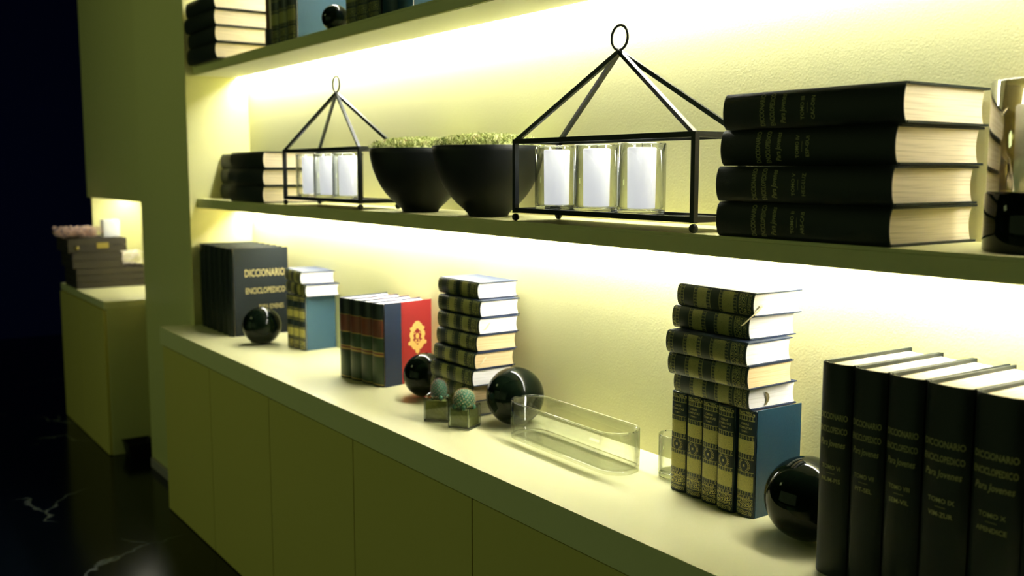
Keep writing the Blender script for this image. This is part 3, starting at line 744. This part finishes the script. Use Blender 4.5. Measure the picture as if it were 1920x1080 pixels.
# ---------------------------------------------------------------- far niche unit beyond the post
XF0, XF1 = -6.10, -5.07
t = thing('side_cabinet', (XF0, VC, 0), label='far olive base cabinet seen past the post, carrying the dark crates', cat='cabinet')
part('carcass', MB().box(.002, XF1 - XF0 - .002, .012, .45, .0, ZC - .04), shelf_m, t, .002)
part('door', MB().box(.004, (XF1 - XF0) / 2 - .002, -.006, .011, .004, ZC - .045), door_m, t, .0015)
part('door', MB().box((XF1 - XF0) / 2 + .002, XF1 - XF0 - .004, -.006, .011, .004, ZC - .045), door_m, t, .0015)
part('top', MB().box(0, XF1 - XF0, 0, .45, ZC - .0395, ZC), counter_m, t, .003)
struct('niche_light_block', MB().box(-4.836, -4.816, 1.262, 1.570, 0, 2.9).box(-5.066, -4.836, 1.33, 1.570, ZC - .02, ZC - .003), shelf_m)  # side panel and hidden ledge added to keep niche light off the cabinet end
struct('wall_1', MB().box(-6.30, -4.815, 1.571, 1.62, 0, 2.9), paint)
t = thing('wall_cabinet', (-6.08, 1.28, ZS - .036), label='tall olive upper cabinet panel above the far niche, left of the post', cat='cabinet')
part('front_panel', MB().box(0, 1.240, 0, .02, 0, 2.9 - ZS + .030), shelf_m, t, .002)
part('bottom_board', MB().box(0, 1.240, .021, .288, 0, .02), shelf_m, t)
st = part('light_strip', MB().box(.05, .86, .20, .215, -.006, -.001), led_m, t)
part('side_panel', MB().box(0, .02, .021, .288, -(ZS - .036) + ZC + .001, -.001), shelf_m, t)
# crates and blossoms
def crate(x, y, z, w_, d, h, label):
    t = thing('wooden_crate', (x, y, z), label=label, cat='crate', group='dark crates on the far cabinet')
    n = max(2, round(h / .04)); th = .008
    for i in range(n):
        z0 = h * i / n; z1 = h * (i + 1) / n - .003
        for a_ in (MB().box(w_ - th, w_, 0, d, z0, z1), MB().box(0, th, 0, d, z0, z1), MB().box(th, w_ - th, 0, th, z0, z1), MB().box(th, w_ - th, d - th, d, z0, z1)):
            part('slat', a_, crate_m, t)
    part('base_board', MB().box(th, w_ - th, th, d - th, 0, .008), crate_m, t)
    for cx, cy in ((.010, .010), (w_ - .022, .010), (w_ - .022, d - .022), (.010, d - .022)):
        part('corner_post', MB().box(cx, cx + .012, cy, cy + .012, .008, h - .004), crate_m, t)
    return t
crate(-5.99, 1.125, ZC + .0004, .30, .375, .110, 'wide dark wooden crate, bottom of the far pile')
crate(-5.99, 1.110, ZC + .1108, .30, .255, .085, 'dark wooden crate in the middle of the far pile')
t3 = crate(-5.99, 1.090, ZC + .1962, .30, .300, .075, 'dark shallow crate with a brass latch, topmost of the far pile')
part('latch', MB().box(.300, .304, .145, .205, .02, .05), brass_m, t3)
part('latch', MB().sphere((.302, .045, .025), .011, 10, 8), brass_m, t3)
def flowers(x, y, z, n, sx, sy, sz, m, label, seed):
    rnd = random.Random(seed); mb = MB()
    for _ in range(n):
        p = Vector((rnd.uniform(-sx, sx), rnd.uniform(-sy, sy), rnd.uniform(0, sz)))
        for k in range(5):
            a_ = 2 * PI * k / 5 + rnd.random(); r_ = rnd.uniform(.006, .011); d = Vector((math.cos(a_), math.sin(a_), rnd.uniform(-.2, .8))) * r_
            e = d.cross(Vector((0, 0, 1))).normalized() * r_ * .5
            mb.add([p, p + d * .6 + e, p + d, p + d * .6 - e], [(0, 1, 2, 3)])
    o = part('dried_blossoms', mb, m); o.location = (x, y, z); tag(o, label, 'flowers', kind='stuff')
flowers(-5.84, 1.170, ZC + .2755, 700, .13, .11, .050, blossom_m, 'heap of pale pink blossoms on top of the far crate pile', 5)
flowers(-5.80, 1.425, ZC + .114, 260, .10, .055, .075, blossom_w, 'cream and pink blossoms on the bottom crate beside the middle crate', 6)
t = thing('block_candle', (-5.76, 1.335, ZC + .2716), label='wide white block candle among the blossoms on the top crate', cat='candle')
part('wax_body', MB().box(-.04, .04, -.055, .03, 0, .095), wax, t, .004)
part('wick', MB().tube([(0, -.01, .094), (.001, -.01, .104)], .001, 6), wick_m, t)
# bin by the post foot
t = thing('waste_bin', (-5.00, 1.235, 0), label='small black bin on the floor between the far cabinet and the post', cat='bin')
mb = MB(); r0, r1, h = .05, .062, .075
v = [(-r0, -r0, 0), (r0, -r0, 0), (r0, r0, 0), (-r0, r0, 0), (-r1, -r1, h), (r1, -r1, h), (r1, r1, h), (-r1, r1, h), (-r1 + .005, -r1 + .005, h), (r1 - .005, -r1 + .005, h), (r1 - .005, r1 - .005, h), (-r1 + .005, r1 - .005, h), (-r0 + .005, -r0 + .005, .005), (r0 - .005, -r0 + .005, .005), (r0 - .005, r0 - .005, .005), (-r0 + .005, r0 - .005, .005)]
f = [(3, 2, 1, 0), (12, 13, 14, 15)] + [(i + 4 * k, (i + 1) % 4 + 4 * k, (i + 1) % 4 + 4 * k + 4, i + 4 * k + 4) for k in range(3) for i in range(4)]
mb.add(v, f); part('body', mb, bin_m, t, .002)
part('rim', MB().tube([(-r1, -r1, h), (r1, -r1, h), (r1, r1, h), (-r1, r1, h), (-r1, -r1, h)], .003, square=True), bin_m, t)
